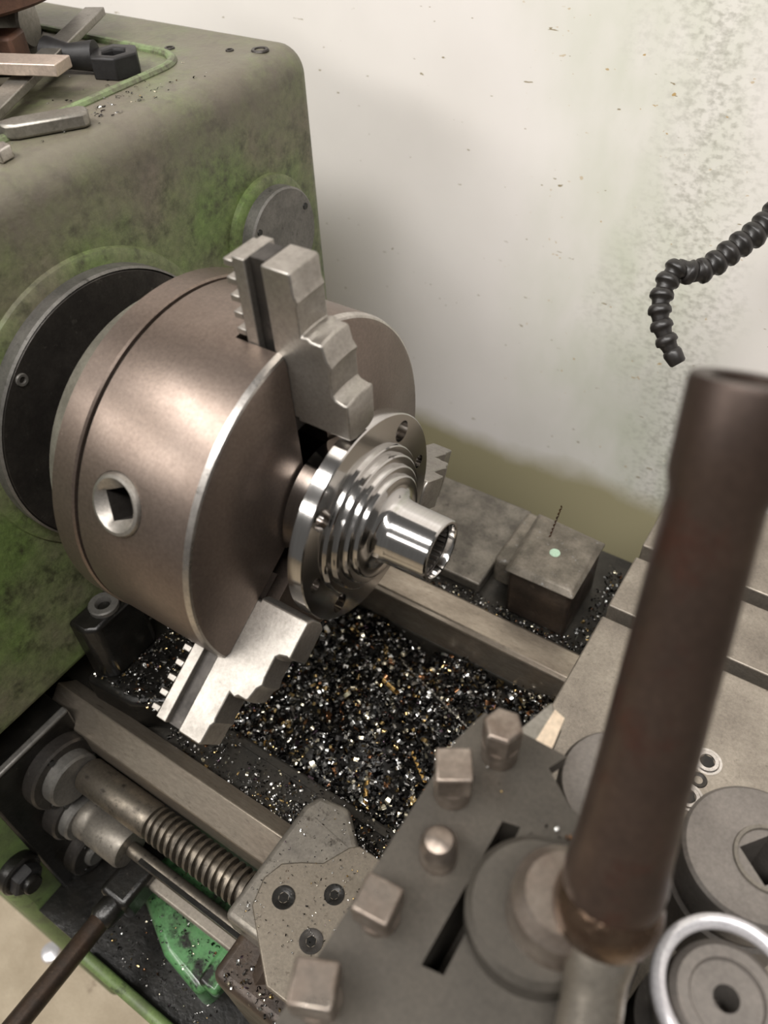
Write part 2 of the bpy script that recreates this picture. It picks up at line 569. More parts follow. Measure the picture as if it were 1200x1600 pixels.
# bed walls and webs
part(bar([(-.145, -.72), (-.145, -.3005), (-.085, -.3005), (-.085, -.72)], -.30, 1.2), 'front_wall', 'bed_iron', bed, bevel=.004)
part(bar([(.118, -.72), (.118, -.3005), (.28, -.3005), (.28, -.72)], -.30, 1.2), 'rear_wall', 'bed_iron', bed, bevel=.004)
part(MB().box((-.30, -.0845, -.36), (1.2, .1175, -.34)), 'chip_floor', 'bed_iron', bed)
part(MB().box((-.34, -.147, -.72), (-.3005, .28, -.254)), 'end_web', 'black_oily', bed)
# green foot of the bed under the shafts
gf = part(MB().prism([(-.118, -.146), (-.012, -.146), (.004, -.200), (-.004, -.244), (-.055, -.236), (-.118, -.205)], -.70, -.415), 'green_foot', 'green_bright', bed, bevel=.008, seg=3)
part(MB().box((-.012, -.236, -.425), (.010, -.152, -.408)), 'foot_rib', 'green_bright', bed, bevel=.004)

# chip tray
tr = thing('chip_tray', 'dark oily chip tray with a worn green rolled edge over the floor', 'tray', (.2, -.2, -.76))
part(MB().box((-.2055, -.272, -.468), (1.2, -.146, -.458)), 'pan', 'black_oily', tr)
part(MB().tube([(-.135, -.276, -.44), (1.2, -.276, -.44)], .006, 12), 'rolled_edge', 'green_edge', tr)
part(MB().box((-.135, -.2785, -.52), (1.2, -.2725, -.44)), 'front_lip', 'green_edge', tr)

# ------------------------------------------------------------------ shafts
ls = thing('leadscrew', 'steel leadscrew with a coarse square thread below the front way', 'leadscrew', (0, LY, LZ))
part(MB().lathe([(-.174, .0150), (-.172, .0162), (-.092, .0162), (-.090, .0150), (-.089, .0118), (1.2, .0118)], 40, atx(LY, LZ)), 'shaft', 'screw_steel', ls)
# helical thread ridge
v, f = [], []
pitch, n0, turns = .0072, 28, 40
for i in range(int(turns * n0) + 1):
    a = 2 * PI * i / n0
    x = -.0885 + pitch * i / n0
    for (dx, r) in ((0, .0112), (.0004, .0160), (.0032, .0160), (.0036, .0112)):
        v.append((x + dx, LY + r * math.cos(a), LZ + r * math.sin(a)))
for i in range(int(turns * n0)):
    for q in range(3):
        f.append((i * 4 + q, i * 4 + q + 1, i * 4 + q + 5, i * 4 + q + 4))
part(MB().add(v, f), 'thread', 'screw_steel', ls)

fr = thing('feed_shaft', 'keyed feed shaft with a fat bronze-grey coupling at its end', 'shaft', (0, FY, FZ))
part(MB().lathe([(-.1745, .0195), (-.172, .0205), (-.165, .0205), (-.164, .0198), (-.158, .0198), (-.157, .0205), (-.120, .0205), (-.1175, .019)], 48, atx(FY, FZ)), 'coupling', 'saddle_iron', fr)
part(MB().lathe([(-.117, .0068), (1.2, .0068)], 28, atx(FY, FZ)), 'rod', 'screw_steel', fr)
part(MB().box((-.10, FY - .0062, FZ + .0036), (1.2, FY - .0022, FZ + .0071)), 'keyway', 'black_oily', fr)
part(MB().lathe([(.0, .004), (.0012, .0035)], 12, atx(FY - .002, FZ - .012, -.1175)), 'screw', 'black_oily', fr)

cs = thing('control_shaft', 'flat grey control shaft with a dark lever reaching down over the floor', 'shaft', (0, KY, KZ))
part(MB().box((-.20, KY - .012, KZ - .005), (1.2, KY + .006, KZ + .005)), 'rod', 'ground_iron', cs, bevel=.002)
jn = part(MB().box((-.125, KY - .040, KZ - .016), (-.092, KY + .012, KZ + .018)), 'lever_clamp', 'black_oily', cs, bevel=.006, seg=3)
part(MB().lathe([(.0, .0125), (.018, .0125), (.022, .010)], 24, dirM((-.108, KY - .036, KZ + .004), (0.02, -1, .10))), 'lever_socket', 'black_oily', cs)
part(MB().tube([(-.108, KY - .05, KZ + .006), (-.104, KY - .10, KZ + .012), (-.099, KY - .17, KZ + .021), (-.094, KY - .24, KZ + .03)], .0095, 20), 'lever_rod', 'rod_brown', cs)

# ------------------------------------------------------------------ chuck
ch = thing('lathe_chuck', 'brown steel three-jaw chuck on the headstock spindle', 'chuck', (-.06, 0, 0))
RC = .125
TH = 91.0
HW = .0128
body = MB().lathe([(-.0930, .0), (-.0930, RC - .0012), (-.0918, RC), (-.0060, RC), (-.0022, RC - .0015), (.0, RC - .0055), (.0, .0)], 160, atx(0, 0), cap=False).build('chuck_body', 'chuck_steel')
cut = [MB().lathe([(-.088, .041), (.02, .041)], 64, atx(0, 0))]
KA = 152.6


def jawM(th):
    """local X = radial, local Y = tangential, local Z = spindle X"""
    t = math.radians(th)
    ct, st = math.cos(t), math.sin(t)
    return Matrix(((0, 0, 1, 0), (ct, -st, 0, 0), (st, ct, 0, 0), (0, 0, 0, 1)))


for k in range(3):
    cut.append(MB().box((.02, -HW - .0006, -.0365), (.16, HW + .0006, .02), jawM(TH + 120 * k)))
ka = math.radians(KA)
kd = Vector((0, math.cos(ka), math.sin(ka)))
KM = dirM(Vector((-.0596, 0, 0)) + kd * RC, kd)
cut.append(MB().lathe([(-.04, .0200), (.02, .0200)], 48, KM))
boolean(body, cut)
under(body, ch)
part(MB().ring([(-.0950, .05), (-.0950, .1225), (-.0932, .1225), (-.0932, .05)], 120, atx(0, 0)), 'joint_groove', 'black_oily', ch)
part(MB().ring([(-.1150, .05), (-.1150, .1245), (-.1135, .1262), (-.0962, .1262), (-.0950, .1250), (-.0950, .05)], 160, atx(0, 0)), 'rear_ring', 'chuck_steel', ch)
part(MB().ring([(-.150, .04), (-.150, .098), (-.142, .1060), (-.118, .1110), (-.1152, .1110), (-.1152, .04)], 120, atx(0, 0)), 'backing_plate', 'backplate_steel', ch)
part(MB().lathe([(-.187, .052), (-.150, .060)], 64, atx(0, 0)), 'spindle_nose', 'dark_iron', ch)
part(MB().lathe([(-.092, .0405), (-.089, .0405)], 48, atx(0, 0)), 'bore_plate', 'black_oily', ch)
part(MB().ring([(-.0058, .12505), (-.0022, .12385), (-.0015, .1225), (-.0045, .1235)], 160, atx(0, 0)), 'worn_rim', 'bright_steel', ch)
# key socket: bevelled round ring with a square hole
ks = MB()
n = 48
sq = .0094
v = []
for i in range(n):
    a = 2 * PI * i / n
    ca, sa = math.cos(a), math.sin(a)
    q = sq / max(abs(ca), abs(sa))
    for (r, h) in ((.0196, -.008), (.0196, -.0004), (.0184, .0016), (.0164, .0020), (.0146, .0008), (None, -.0030)):
        rr = q if r is None else r
        v.append((rr * ca, rr * sa, h))
f = []
for i in range(n):
    j = (i + 1) % n
    for q in range(5):
        f.append((i * 6 + q, j * 6 + q, j * 6 + q + 1, i * 6 + q + 1))
ks.add(v, f, KM @ RZ(math.radians(28)))
kso = part(ks, 'key_socket', 'jaw_steel', ch)
hole = MB()
hole.add([(x * sq, y * sq, h) for h in (-.0030, -.034) for x, y in ((-1, -1), (1, -1), (1, 1), (-1, 1))],
         [(0, 1, 5, 4), (1, 2, 6, 5), (2, 3, 7, 6), (3, 0, 4, 7), (4, 5, 6, 7)], KM @ RZ(math.radians(28)))
part(hole, 'square_hole', 'dark_iron', ch)  # shade inside the hole put into dark walls
kso['label'] = 'bright round key socket with a square hole'

# jaws: side outline in (radial, spindle x)
JP = [(.0750, .002), (.0750, .0388), (.0765, .0395), (.1022, .0398), (.1036, .0390), (.1036, .0372), (.1050, .0320), (.1072, .0300),
      (.1210, .0300), (.1262, .0312), (.1300, .0285), (.1380, .0268), (.1396, .0255), (.1396, .0190), (.1412, .0170), (.1404, .0125),
      (.1580, .0122), (.1608, .0132), (.1640, .0115), (.1758, .0112), (.1775, .0100),
      (.1775, -.0078), (.1300, -.0078), (.080, -.0078), (.080, .002)]


def make_jaw(th, nm):
    M = jawM(th)
    j = part(jaw_top(M), 'jaw', 'jaw_steel', ch, bevel=.0009, seg=2, bang=50)
    w = HW - .0045
    nk = MB().box((.060, -w, -.0190), (.1773, w, -.0078), M).build('jaw_groove', 'dark_iron')
    rk = MB().box((.060, -HW, -.0275), (.1773, HW, -.0190), M).build('jaw_rack', 'jaw_steel', bevel=.0006)
    for o in (nk, rk):
        o.parent = j
    r = .1275
    while r < .174:
        t = MB().box((r, -HW, -.0340), (r + .0042, HW, -.0276), M).build('rack_tooth', 'jaw_steel', bevel=.0006)
        t.parent = j
        r += .0107
    return j


def jaw_top(M):
    """stepped jaw: side outline extruded across the width, the stepped faces hollowed a little and the tip tapered"""
    mb = MB()
    ny = 9
    n = len(JP)
    vs = []
    for q in range(ny):
        yv = -HW + 2 * HW * q / (ny - 1)
        u = yv / HW
        for (r, x) in JP:
            rr = r
            if r < .0770:
                rr = r + (.0030 if abs(u) > .99 else (.0012 if abs(u) > .7 else 0))
            elif .1000 < r < .1405 and x > .005 and x < .038:
                rr = r + .0012 * (1 - u * u) - .0006
            vs.append((rr, yv, x))
    fs = [tuple(range(n)), tuple(reversed(range((ny - 1) * n, ny * n)))]
    for q in range(ny - 1):
        for i in range(n):
            k = (i + 1) % n
            fs.append((q * n + i, q * n + k, (q + 1) * n + k, (q + 1) * n + i))
    return mb.add(vs, fs, M)


for k in range(3):
    make_jaw(TH + 120 * k, k)

# ------------------------------------------------------------------ work piece: wheel hub
hub = thing('machined_hub', 'polished steel flanged hub with a splined bore gripped in the chuck', 'hub', (.04, 0, 0))
fl = MB().lathe([(.0020, .0), (.0020, .045), (.020, .045), (.0205, .060), (.0270, .060), (.0275, .0722), (.0283, .0730), (.0382, .0730), (.0390, .0722),
                 (.0390, .0530), (.0418, .0525), (.0425, .0518), (.0425, .0480), (.0462, .0475), (.0470, .0465), (.0470, .0420), (.0500, .0415), (.0507, .0405), (.0507, .0365),
                 (.0535, .0360), (.0541, .0350), (.0541, .0300), (.0549, .0268), (.0570, .0240), (.0600, .0225), (.0640, .0219), (.0925, .0213), (.0936, .0203), (.0936, .0)], 160, atx(0, 0), cap=False).build('flange_body', 'polished')
cut = [MB().lathe([(.045, .0182), (.12, .0182)], 72, atx(0, 0))]
cut.append(MB().ring([(.0922, .0175), (.0922, .0182), (.095, .0194), (.095, .0175)], 72, atx(0, 0)))
for a, r in ((48, .0074), (139, .0074), (229, .0070), (319, .0070), (3.2, .0050), (185, .0050)):
    t = math.radians(a)
    cut.append(MB().lathe([(.0, r), (.06, r)], 28, atx(.0612 * math.cos(t), .0612 * math.sin(t))))
boolean(fl, cut)
under(fl, hub)
# splines inside the bore
sp = MB()
nt_ = 26
for i in range(nt_):
    a = 2 * PI * i / nt_
    da = PI / nt_ * .80
    poly = [((.0183) * math.cos(a - da), (.0183) * math.sin(a - da)), (.0152 * math.cos(a - da * .12), .0152 * math.sin(a - da * .12)),
            (.0152 * math.cos(a + da * .12), .0152 * math.sin(a + da * .12)), ((.0183) * math.cos(a + da), (.0183) * math.sin(a + da))]
    sp.prism(poly, .050, .0875, atx(0, 0))
part(sp, 'spline_teeth', 'bright_steel', hub, flat=True)
part(MB().ring([(.0455, .0176), (.0455, .0183), (.0885, .0183), (.0885, .0176)], 64, atx(0, 0)), 'bore_shade', 'dark_iron', hub)  # dark lining added, the unlit bore put into its colour
part(MB().lathe([(.0452, .0181), (.0455, .0181)], 48, atx(0, 0)), 'bore_end', 'black_oily', hub)

# ------------------------------------------------------------------ block behind the rear way
bk = thing('rear_block', 'rough tapered iron block with a pale green dot behind the rear way', 'block', (.08, .21, -.258))
bz0, bz1 = -.272, -.206


def frustum(mb, b0, b1, z0, z1):
    v = [(x, y, z0) for x, y in b0] + [(x, y, z1) for x, y in b1]
    mb.add(v, [(3, 2, 1, 0), (4, 5, 6, 7), (0, 1, 5, 4), (1, 2, 6, 5), (2, 3, 7, 6), (3, 0, 4, 7)])
    return mb


part(MB().box((.070, .172, -.2715), (.134, .246, -.2065)), 'cast_body', 'apron_brown', bk, bevel=.004, seg=2)
part(frustum(MB(), [(.0665, .167), (.138, .168), (.137, .250), (.062, .254)], [(.0735, .1735), (.1325, .1745), (.1290, .2400), (.0685, .2445)], -.2065, -.2000), 'top_face', 'block_iron', bk, bevel=.002, seg=2)
part(MB().box((.046, .19, -.2575), (.0655, .266, -.222)), 'side_ledge', 'block_iron', bk, bevel=.004)
part(MB().lathe([(.0, .0052), (.0005, .0050)], 24, T(.1006, .2076, -.1999)), 'paint_dot', 'mint_paint', bk)['label'] = 'pale mint green dot'

# ------------------------------------------------------------------ saddle (carriage)
sd = thing('saddle', 'grey cast saddle wing riding the front way with chips on it', 'carriage', (.15, -.1, -.26))
ST = -.236
wing = [(.034, -.205), (.034, -.108), (.040, -.094), (.066, -.090), (.090, -.112), (.16, -.112), (.60, -.112), (.60, -.205)]
part(MB().prism(wing, -.2655, ST), 'wing', 'saddle_iron', sd, bevel=.005, seg=3)
part(MB().prism([(.048, -.112), (.09, -.118), (.6, -.118), (.6, -.200), (.048, -.200)], ST, ST + .001), 'wing_step', 'saddle_iron', sd)
# wiper plate, an odd cut sheet with three screws
pl = [(.050, -.190), (.045, -.170), (.050, -.155), (.062, -.146), (.076, -.138), (.086, -.118), (.092, -.113), (.135, -.113), (.16, -.150), (.16, -.225), (.092, -.225)]
part(MB().prism(pl, ST + .0012, ST + .0072), 'wiper_plate', 'wiper_plate', sd, bevel=.0012)
for (x, y, r, m_) in ((.0665, -.1735, .0085, 'black_oily'), (.0965, -.1520, .0075, 'black_oily'), (.1010, -.1860, .0085, 'dark_iron')):
    s = part(MB().ring([(.0, r * .45), (.0, r), (.0009, r), (.0009, r * .8), (.0002, r * .45)], 28, T(x, y, ST + .0072)), 'screw', m_, sd)
    part(MB().lathe([(.0, r * .46), (.0003, r * .44)], 6, T(x, y, ST + .0072)), 'screw_socket', 'black_oily', sd)
part(MB().box((.60, -.20, -.265), (.62, .25, ST)), 'rear_edge', 'saddle_iron', sd)
part(MB().box((.185, -.1115, -.276), (.60, .30, -.19)), 'bridge', 'bed_iron', sd, bevel=.004)
# apron
apr = [(.048, -.33), (.046, -.30), (.040, -.268), (.60, -.268), (.60, -.56), (.066, -.56), (.060, -.46)]
part(MB().prism(apr, .155, .238, MXZ), 'apron', 'apron_brown', sd, bevel=.008, seg=3)
part(MB().lathe([(.0, .022), (.014, .022), (.018, .016)], 24, dirM((.075, -.205, -.285), (-1, -.3, .6))), 'apron_boss', 'apron_brown', sd)

# ------------------------------------------------------------------ cross slide
xs = thing('cross_slide', 'ground grey cross slide table with long slots across it', 'cross slide', (.4, .1, -.19))
XT = -.170
slots = [(-.30, .139), (.152, .216), (.232, .33)]
for i, (y0, y1) in enumerate(slots):
    part(MB().box((.172, y0, XT - .022), (.62, y1, XT)), 'table_land', 'ground_iron', xs, bevel=.0015)
part(MB().box((.180, -.30, XT - .05), (.615, .33, XT - .0225)), 'table_body', 'bed_iron', xs)
for (x, y, r) in ((.2870, .0555, .0105), (.2841, .0224, .0105)):
    s = part(MB().ring([(.0, .0052), (.0, r), (.0003, r), (.0003, r - .0018), (.0012, r - .0026), (.0012, .0054)], 36, T(x, y, XT)), 'cap_screw', 'bright_steel', xs)
    part(MB().lathe([(.0001, .0054), (.0004, .0052)], 6, T(x, y, XT)), 'hex_socket', 'black_oily', xs)
part(MB().ring([(.0, .003), (.0, .0062), (.0008, .0056), (.0004, .0034)], 24, T(.2862, .0385, XT)), 'oil_nipple', 'dark_iron', xs)

# ------------------------------------------------------------------ tool post
tp = thing('tool_post', 'dark square turret tool post with square headed clamping bolts', 'tool post', (.23, -.17, -.17))
part(MB().box((.185, -.285, -.1695), (.289, -.104, -.088)), 'compound_slide', 'dark_iron', tp, bevel=.003)
tpp = MB().prism([(.1655, -.34), (.1655, -.108), (.1705, -.086), (.2175, -.086), (.2125, -.0966), (.2300, -.1095), (.282, -.120), (.282, -.34)], -.010, .0).build('top_plate', 'post_iron')
tpb = MB().box((.170, -.34, -.0875), (.282, -.112, -.0102)).build('turret_block', 'post_iron')
for o_ in (tpp, tpb):
    boolean(o_, [MB().prism([(.2054, -.1330), (.2140, -.1310), (.2150, -.2052), (.2049, -.2070)], -.06, .01)])
    under(o_, tp)


def post_bolt(x, y, h, s, rot, kind='square'):
    Mx = T(x, y, 0) @ RZ(rot)
    bo = part(MB().lathe([(.0002, s * .54), (h - s * .95, s * .54)], 24, Mx), 'clamp_bolt', 'bolt_steel', tp)
    if kind == 'square':
        hd = MB().box((-s * .5, -s * .5, h - s * .95), (s * .5, s * .5, h), Mx).build('bolt_head', 'bolt_steel', bevel=.0014, seg=2)
    elif kind == 'hex':
        hd = MB().lathe([(h - s * .95, s * .58), (h - .0015, s * .58), (h, s * .5)], 6, Mx).build('bolt_head', 'bolt_steel', bevel=.0006)
    else:
        hd = MB().lathe([(h - s * .95, s * .54), (h - s * .4, s * .53), (h - s * .12, s * .38), (h, s * .12)], 24, Mx).build('bolt_head', 'bolt_steel')
    hd.parent = bo


post_bolt(.1880, -.1030, .030, .0175, .2, 'hex')
post_bolt(.1780, -.1335, .030, .0175, .55)
post_bolt(.1880, -.1640, .022, .0165, .0, 'dome')
post_bolt(.1790, -.2000, .022, .0175, .1)
post_bolt(.1760, -.2410, .026, .0185, .42)
# cutting tool in the back slot
ct = thing('cutting_tool', 'pale tip of a lathe tool poking out behind the tool post bolts', 'lathe tool', (.20, -.09, -.03))
part(frustum(MB(), [(.186, -.085), (.208, -.085), (.206, -.058), (.196, -.050)], [(.186, -.085), (.208, -.085), (.204, -.064), (.196, -.054)], -.030, -.012), 'tool_shank', 'grey_steel', ct, bevel=.001)
part(frustum(MB(), [(.199, -.083), (.2085, -.084), (.2065, -.062), (.200, -.060)], [(.199, -.083), (.2085, -.084), (.2065, -.062), (.200, -.060)], -.012, -.008), 'cutting_edge', 'tool_tip', ct)

# centre collar + clamping lever
lv = thing('clamp_lever', 'thick dark brown clamping lever with an open tube end rising towards the camera', 'lever', (.235, -.165, .0))
part(MB().lathe([(.0006, .030), (.004, .031), (.018, .031), (.021, .028)], 56, T(.238, -.166, 0)), 'collar', 'post_iron', lv)
part(MB().lathe([(.021, .022), (.040, .021), (.046, .016)], 48, T(.246, -.164, 0)), 'hub_ring', 'bolt_steel', lv)
A0 = Vector((.262, -.162, .045))
A1 = Vector((.2385, -.076, .224))
dv = (A1 - A0).normalized()
A1 = A1 + dv * .010
ln = (A1 - A0).length
part(MB().lathe([(.012, .0), (.012, .0190), (.020, .0196), (.034, .0182), (.06, .0172), (ln - .038, .0152), (ln - .031, .0170), (ln - .002, .0174), (ln, .0166), (ln, .0110), (ln - .022, .0105), (ln - .022, .0)], 48, dirM(A0, dv), cap=False), 'lever_tube', 'lever_brown', lv)
part(MB().lathe([(-.014, .0), (-.014, .010), (-.011, .0150), (-.004, .0200), (.003, .0212), (.008, .0206), (.0118, .0190), (.0118, .0)], 48, dirM(A0, dv), cap=False), 'lever_knuckle', 'knuckle_bronze', lv)
part(MB().lathe([(-.004, .006), (.0, .013), (.012, .0145), (.022, .0125), (.028, .012), (.048, .0125)], 40, dirM(A0 + Vector((0, .0, -.002)), (.14, -.42, -.35))), 'lever_stub', 'lever_bright', lv)

# grey clamp discs and dial on the right
d1 = thing('clamp_disc', 'grey round clamp disc with a dark square socket at the right edge', 'clamp disc', (.320, -.036, -.17))
dd = MB().lathe([(-.1698, .040), (-.122, .040), (-.120, .0375), (-.112, .0375), (-.110, .040), (-.082, .040), (-.080, .038)], 64, T(.3225, -.040, 0)).build('disc', 'disc_grey')
boolean(dd, [MB().box((-.0112, -.0112, -.13), (.0112, .0112, -.07), T(.329, -.040, 0) @ RZ(.9))])
under(dd, d1)
part(MB().ring([(-.0800, .0165), (-.0800, .0195), (-.0785, .0190), (-.0785, .0170)], 40, T(.329, -.040, 0)), 'socket_rim', 'saddle_iron', d1)
d2 = thing('clamp_disc', 'plain grey round disc half hidden behind the brown lever', 'clamp disc', (.252, -.062, -.17))
part(MB().lathe([(-.1698, .033), (-.034, .033), (-.031, .031)], 64, T(.2455, -.069, 0)), 'disc', 'disc_grey', d2)
dl = thing('dial', 'grey dial with a centre hole inside a thick white ring', 'dial', (.318, -.145, -.05))
DM = T(.3215, -.139, -.03)
rp = [(.0045 * math.sin(2 * PI * k / 12), .0305 + .0036 * math.cos(2 * PI * k / 12)) for k in range(12)]
part(MB().ring(rp, 72, DM @ T(0, 0, .006)), 'white_ring', 'ring_white', dl)
part(MB().lathe([(-.056, .020), (-.03, .026), (-.012, .026), (.0, .0245), (.003, .0215), (.003, .0165), (.001, .0155), (.001, .0058), (-.022, .0050), (-.022, .0)], 64, DM, cap=False), 'dial_face', 'disc_grey', dl)
part(MB().lathe([(-.14, .030), (-.052, .030)], 40, DM), 'dial_body', 'dark_iron', dl)

# ------------------------------------------------------------------ coolant hose of ball and socket links
hz = thing('coolant_hose', 'black jointed coolant hose curling down in front of the white wall', 'hose', (.16, .26, .05))
path = [(.195, .365, .118), (.1799, .3369, .1026), (.1737, .3199, .0926), (.1647, .3048, .0856), (.1565, .2893, .078), (.1476, .275, .0717), (.1380, .2720, .0755), (.1333, .2700, .0780), (.1312, .2613, .0702),
        (.1314, .2501, .0612), (.1352, .2429, .0534), (.1411, .2368, .0451), (.1502, .2318, .0361), (.1621, .2275, .026)]
P_ = [Vector(p) for p in path]
# resample evenly
seg = [(P_[i + 1] - P_[i]).length for i in range(len(P_) - 1)]
tot = sum(seg)


def at_len(s):
    for i, q in enumerate(seg):
        if s <= q or i == len(seg) - 1:
            return P_[i].lerp(P_[i + 1], min(1, s / q))
        s -= q


nl = 18
for i in range(nl):
    s0 = tot * i / nl
    p, q = at_len(s0), at_len(tot * (i + 1) / nl)
    k = 1.12 - .32 * i / nl
    step = (q - p).length
    if i < nl - 1:
        pr = [(-.0035, .0052), (-.0020, .0082), (.0010, .0097), (.0042, .0099), (.0052, .0094), (.0060, .0078), (.0085, .0070), (.0125, .0066), (.0145, .0060)]
    else:
        pr = [(-.0035, .0052), (-.0020, .0076), (.0010, .0086), (.0060, .0080), (.0110, .0074), (.0125, .0060), (.0120, .0036)]
    part(MB().lathe([(h * k * (step / .0125) ** .5, r * k) for h, r in pr], 24, dirM(p, q - p)), 'hose_link', 'hose_black', hz, angle=50)

# ------------------------------------------------------------------ tools on the headstock
GT = 'loose tools lying on the headstock'


def barthing(name, label, cat, p0, p1, wdt, thk, material, bevel=.0008):
    p0, p1 = Vector(p0), Vector(p1)
    d = p1 - p0
    o = MB().box((0, -wdt / 2, 0), (d.length, wdt / 2, thk))
    X = d.normalized()
    Y = Vector((0, 0, 1)).cross(X).normalized()
    Z = X.cross(Y)
    M = Matrix(((X[0], Y[0], Z[0], p0[0]), (X[1], Y[1], Z[1], p0[1]), (X[2], Y[2], Z[2], p0[2]), (0, 0, 0, 1)))
    return _bt(o, M, name, label, cat, material, bevel)


def _bt(o, M, name, label, cat, material, bevel):
    o.v = [tuple(M @ Vector(p)) for p in o.v]
    return tag(o.build(name, material, bevel=bevel), label, cat, GT)


barthing('steel_bar', 'long flat grey steel bar lying diagonally on the headstock', 'steel bar', (-.268, .000, .1845), (-.372, .215, .1985), .017, .006, 'grey_steel')
barthing('steel_bar', 'pale tan flat bar lying across the long grey bar', 'steel bar', (-.40, .050, .1995), (-.276, .0985, .1995), .022, .008, 'tan_steel')
tag(MB().lathe([(.0, .0165), (.002, .018), (.110, .018), (.112, .0165)], 32, dirM((-.50, .12, .2005), (.90, .42, .0))).build('round_bar', 'grey_steel'),
    'short round steel bar at the back of the headstock tools', 'steel bar', GT)
tag(MB().box((-.0175, -.014, 0), (.0175, .014, .026), T(-.375, .118, .1825) @ RZ(.5)).build('rusty_block', 'rust_brown', bevel=.003),
    'small rusty square block beside the round steel bar', 'block', GT)
sp_ = thing('eye_nut', 'black forged hex nut on a short arm lying on the headstock', 'nut', (-.30, .155, HT), GT)
part(MB().ring([(.0, .0095), (.0, .0200), (.015, .0200), (.0155, .0190), (.0155, .0110), (.014, .0095)], 6, T(-.293, .158, HT) @ RZ(.3)), 'hex_nut', 'black_forged', sp_, bevel=.0015)
part(MB().tube([(-.307, .152, HT + .012), (-.325, .142, HT + .012), (-.345, .138, HT + .013)], [.011, .009, .012], 14), 'arm', 'black_forged', sp_)
ch2 = [(-.020, -.006), (-.014, -.0085), (.030, -.0085), (.0345, -.005), (.0345, .005), (.030, .0085), (-.014, .0085), (-.026, .004)]
tag(MB().prism(ch2, .0, .010, T(-.250, .045, HT + .0005) @ RZ(.98)).build('tool_bit', 'grey_steel', bevel=.002),
    'rounded grey lathe tool bit with a ground point', 'tool bit', GT)
tag(MB().prism([(-.008, -.006), (.008, -.005), (.006, .006), (-.004, .008)], .0, .008, T(-.236, .003, HT + .0005)).build('steel_offcut', 'bright_steel', bevel=.001),
    'small bright steel offcut below the grey tool bit', 'offcut', GT)
tag(MB().lathe([(.0, .100), (.003, .105), (.018, .105), (.024, .099), (.026, .08)], 80, T(-.451, .125, .2225)).build('rusty_disc', 'rust_brown'),
    'rusty brown round disc at the top left corner', 'disc', GT)
tag(MB().lathe([(.0, .026), (.0422, .026)], 32, T(-.455, .185, HT)).build('disc_stand', 'dark_iron'),
    'dark round stand under the rusty brown disc', 'stand', GT)

# something small and white on the floor
tag(MB().lathe([(.0, .014), (.006, .016), (.012, .014), (.014, .009)], 24, T(-.434, -.292, -1.0)).build('white_cap', 'ring_white'),
    'small white cap lying on the floor beside the lever', 'cap')


# ------------------------------------------------------------------ metal chips
PAL = np.array([L(200, 200, 198)[:3], L(120, 118, 114)[:3], L(58, 56, 54)[:3], L(30, 29, 28)[:3], L(170, 146, 100)[:3], L(120, 86, 60)[:3], L(84, 70, 80)[:3], L(222, 214, 190)[:3]])
PW = np.array([.18, .17, .24, .22, .06, .05, .02, .06])


def chips(pos, size, name, label, seed=1, flat=.5, long_frac=.03):
    """pos (n,3), size (n,) -> one mesh of curled strips"""
    r = np.random.default_rng(seed)
    n = len(pos)
    V, F, C = [], [], []
    base = 0
    kinds = r.random(n)
    cols = r.choice(len(PAL), n, p=PW / PW.sum())
    for i in range(n):
        s = size[i]
        k = kinds[i]
        if k < long_frac:          # long helix ribbon
            m, ang, rad, wd, pit = 22, r.uniform(8, 16), s * .28, s * .25, s * r.uniform(.22, .4)
        elif k < .62:              # curl
            m, ang, rad, wd, pit = 6, r.uniform(1.8, 5.2), s * r.uniform(.32, .55), s * r.uniform(.25, .6), s * r.uniform(0, .12)
        else:                      # flake
            m, ang, rad, wd, pit = 2, r.uniform(.4, 1.2), s * r.uniform(.6, 1.1), s * r.uniform(.25, .5), 0
        a = np.linspace(0, ang, m + 1)
        q0 = np.stack([rad * np.cos(a) - rad * .3, rad * np.sin(a), pit * a - wd / 2 - pit * ang / 2], 1)
        q1 = q0 + np.array([0, 0, wd])
        q1[:, :2] *= r.uniform(.8, 1.1)
        pts = np.concatenate([q0, q1])
        # random rotation
        qn = r.normal(size=4)
        qn /= np.linalg.norm(qn)
        w_, x, y, z = qn
        Rm = np.array([[1 - 2 * (y * y + z * z), 2 * (x * y - z * w_), 2 * (x * z + y * w_)],
                       [2 * (x * y + z * w_), 1 - 2 * (x * x + z * z), 2 * (y * z - x * w_)],
                       [2 * (x * z - y * w_), 2 * (y * z + x * w_), 1 - 2 * (x * x + y * y)]])
        pts = pts @ Rm.T
        pts[:, 2] *= flat
        pts = pts + pos[i]
        V.append(pts)
        j = np.arange(m)
        F.append(np.stack([j, j + 1, j + m + 2, j + m + 1], 1) + base)
        base += 2 * (m + 1)
        C.append(np.repeat(np.append(PAL[cols[i]] * r.uniform(.75, 1.15), 1)[None], 2 * (m + 1), 0))
    V, F, C = np.concatenate(V), np.concatenate(F), np.concatenate(C)
    me = bpy.data.meshes.new(name)
    me.vertices.add(len(V))
    me.vertices.foreach_set('co', V.ravel())
    me.loops.add(len(F) * 4)
    me.loops.foreach_set('vertex_index', F.ravel().astype(np.int32))
    me.polygons.add(len(F))
    me.polygons.foreach_set('loop_start', np.arange(0, len(F) * 4, 4, dtype=np.int32))
    me.update(calc_edges=True)
    at_ = me.color_attributes.new('Col', 'FLOAT_COLOR', 'POINT')
    at_.data.foreach_set('color', np.clip(C, 0, 1).ravel())
    me.validate()
    o = bpy.data.objects.new(name, me)
    COL.objects.link(o)
    me.materials.append(MATS['chip_metal'])
    return tag(o, label, 'metal chips', kind='stuff')


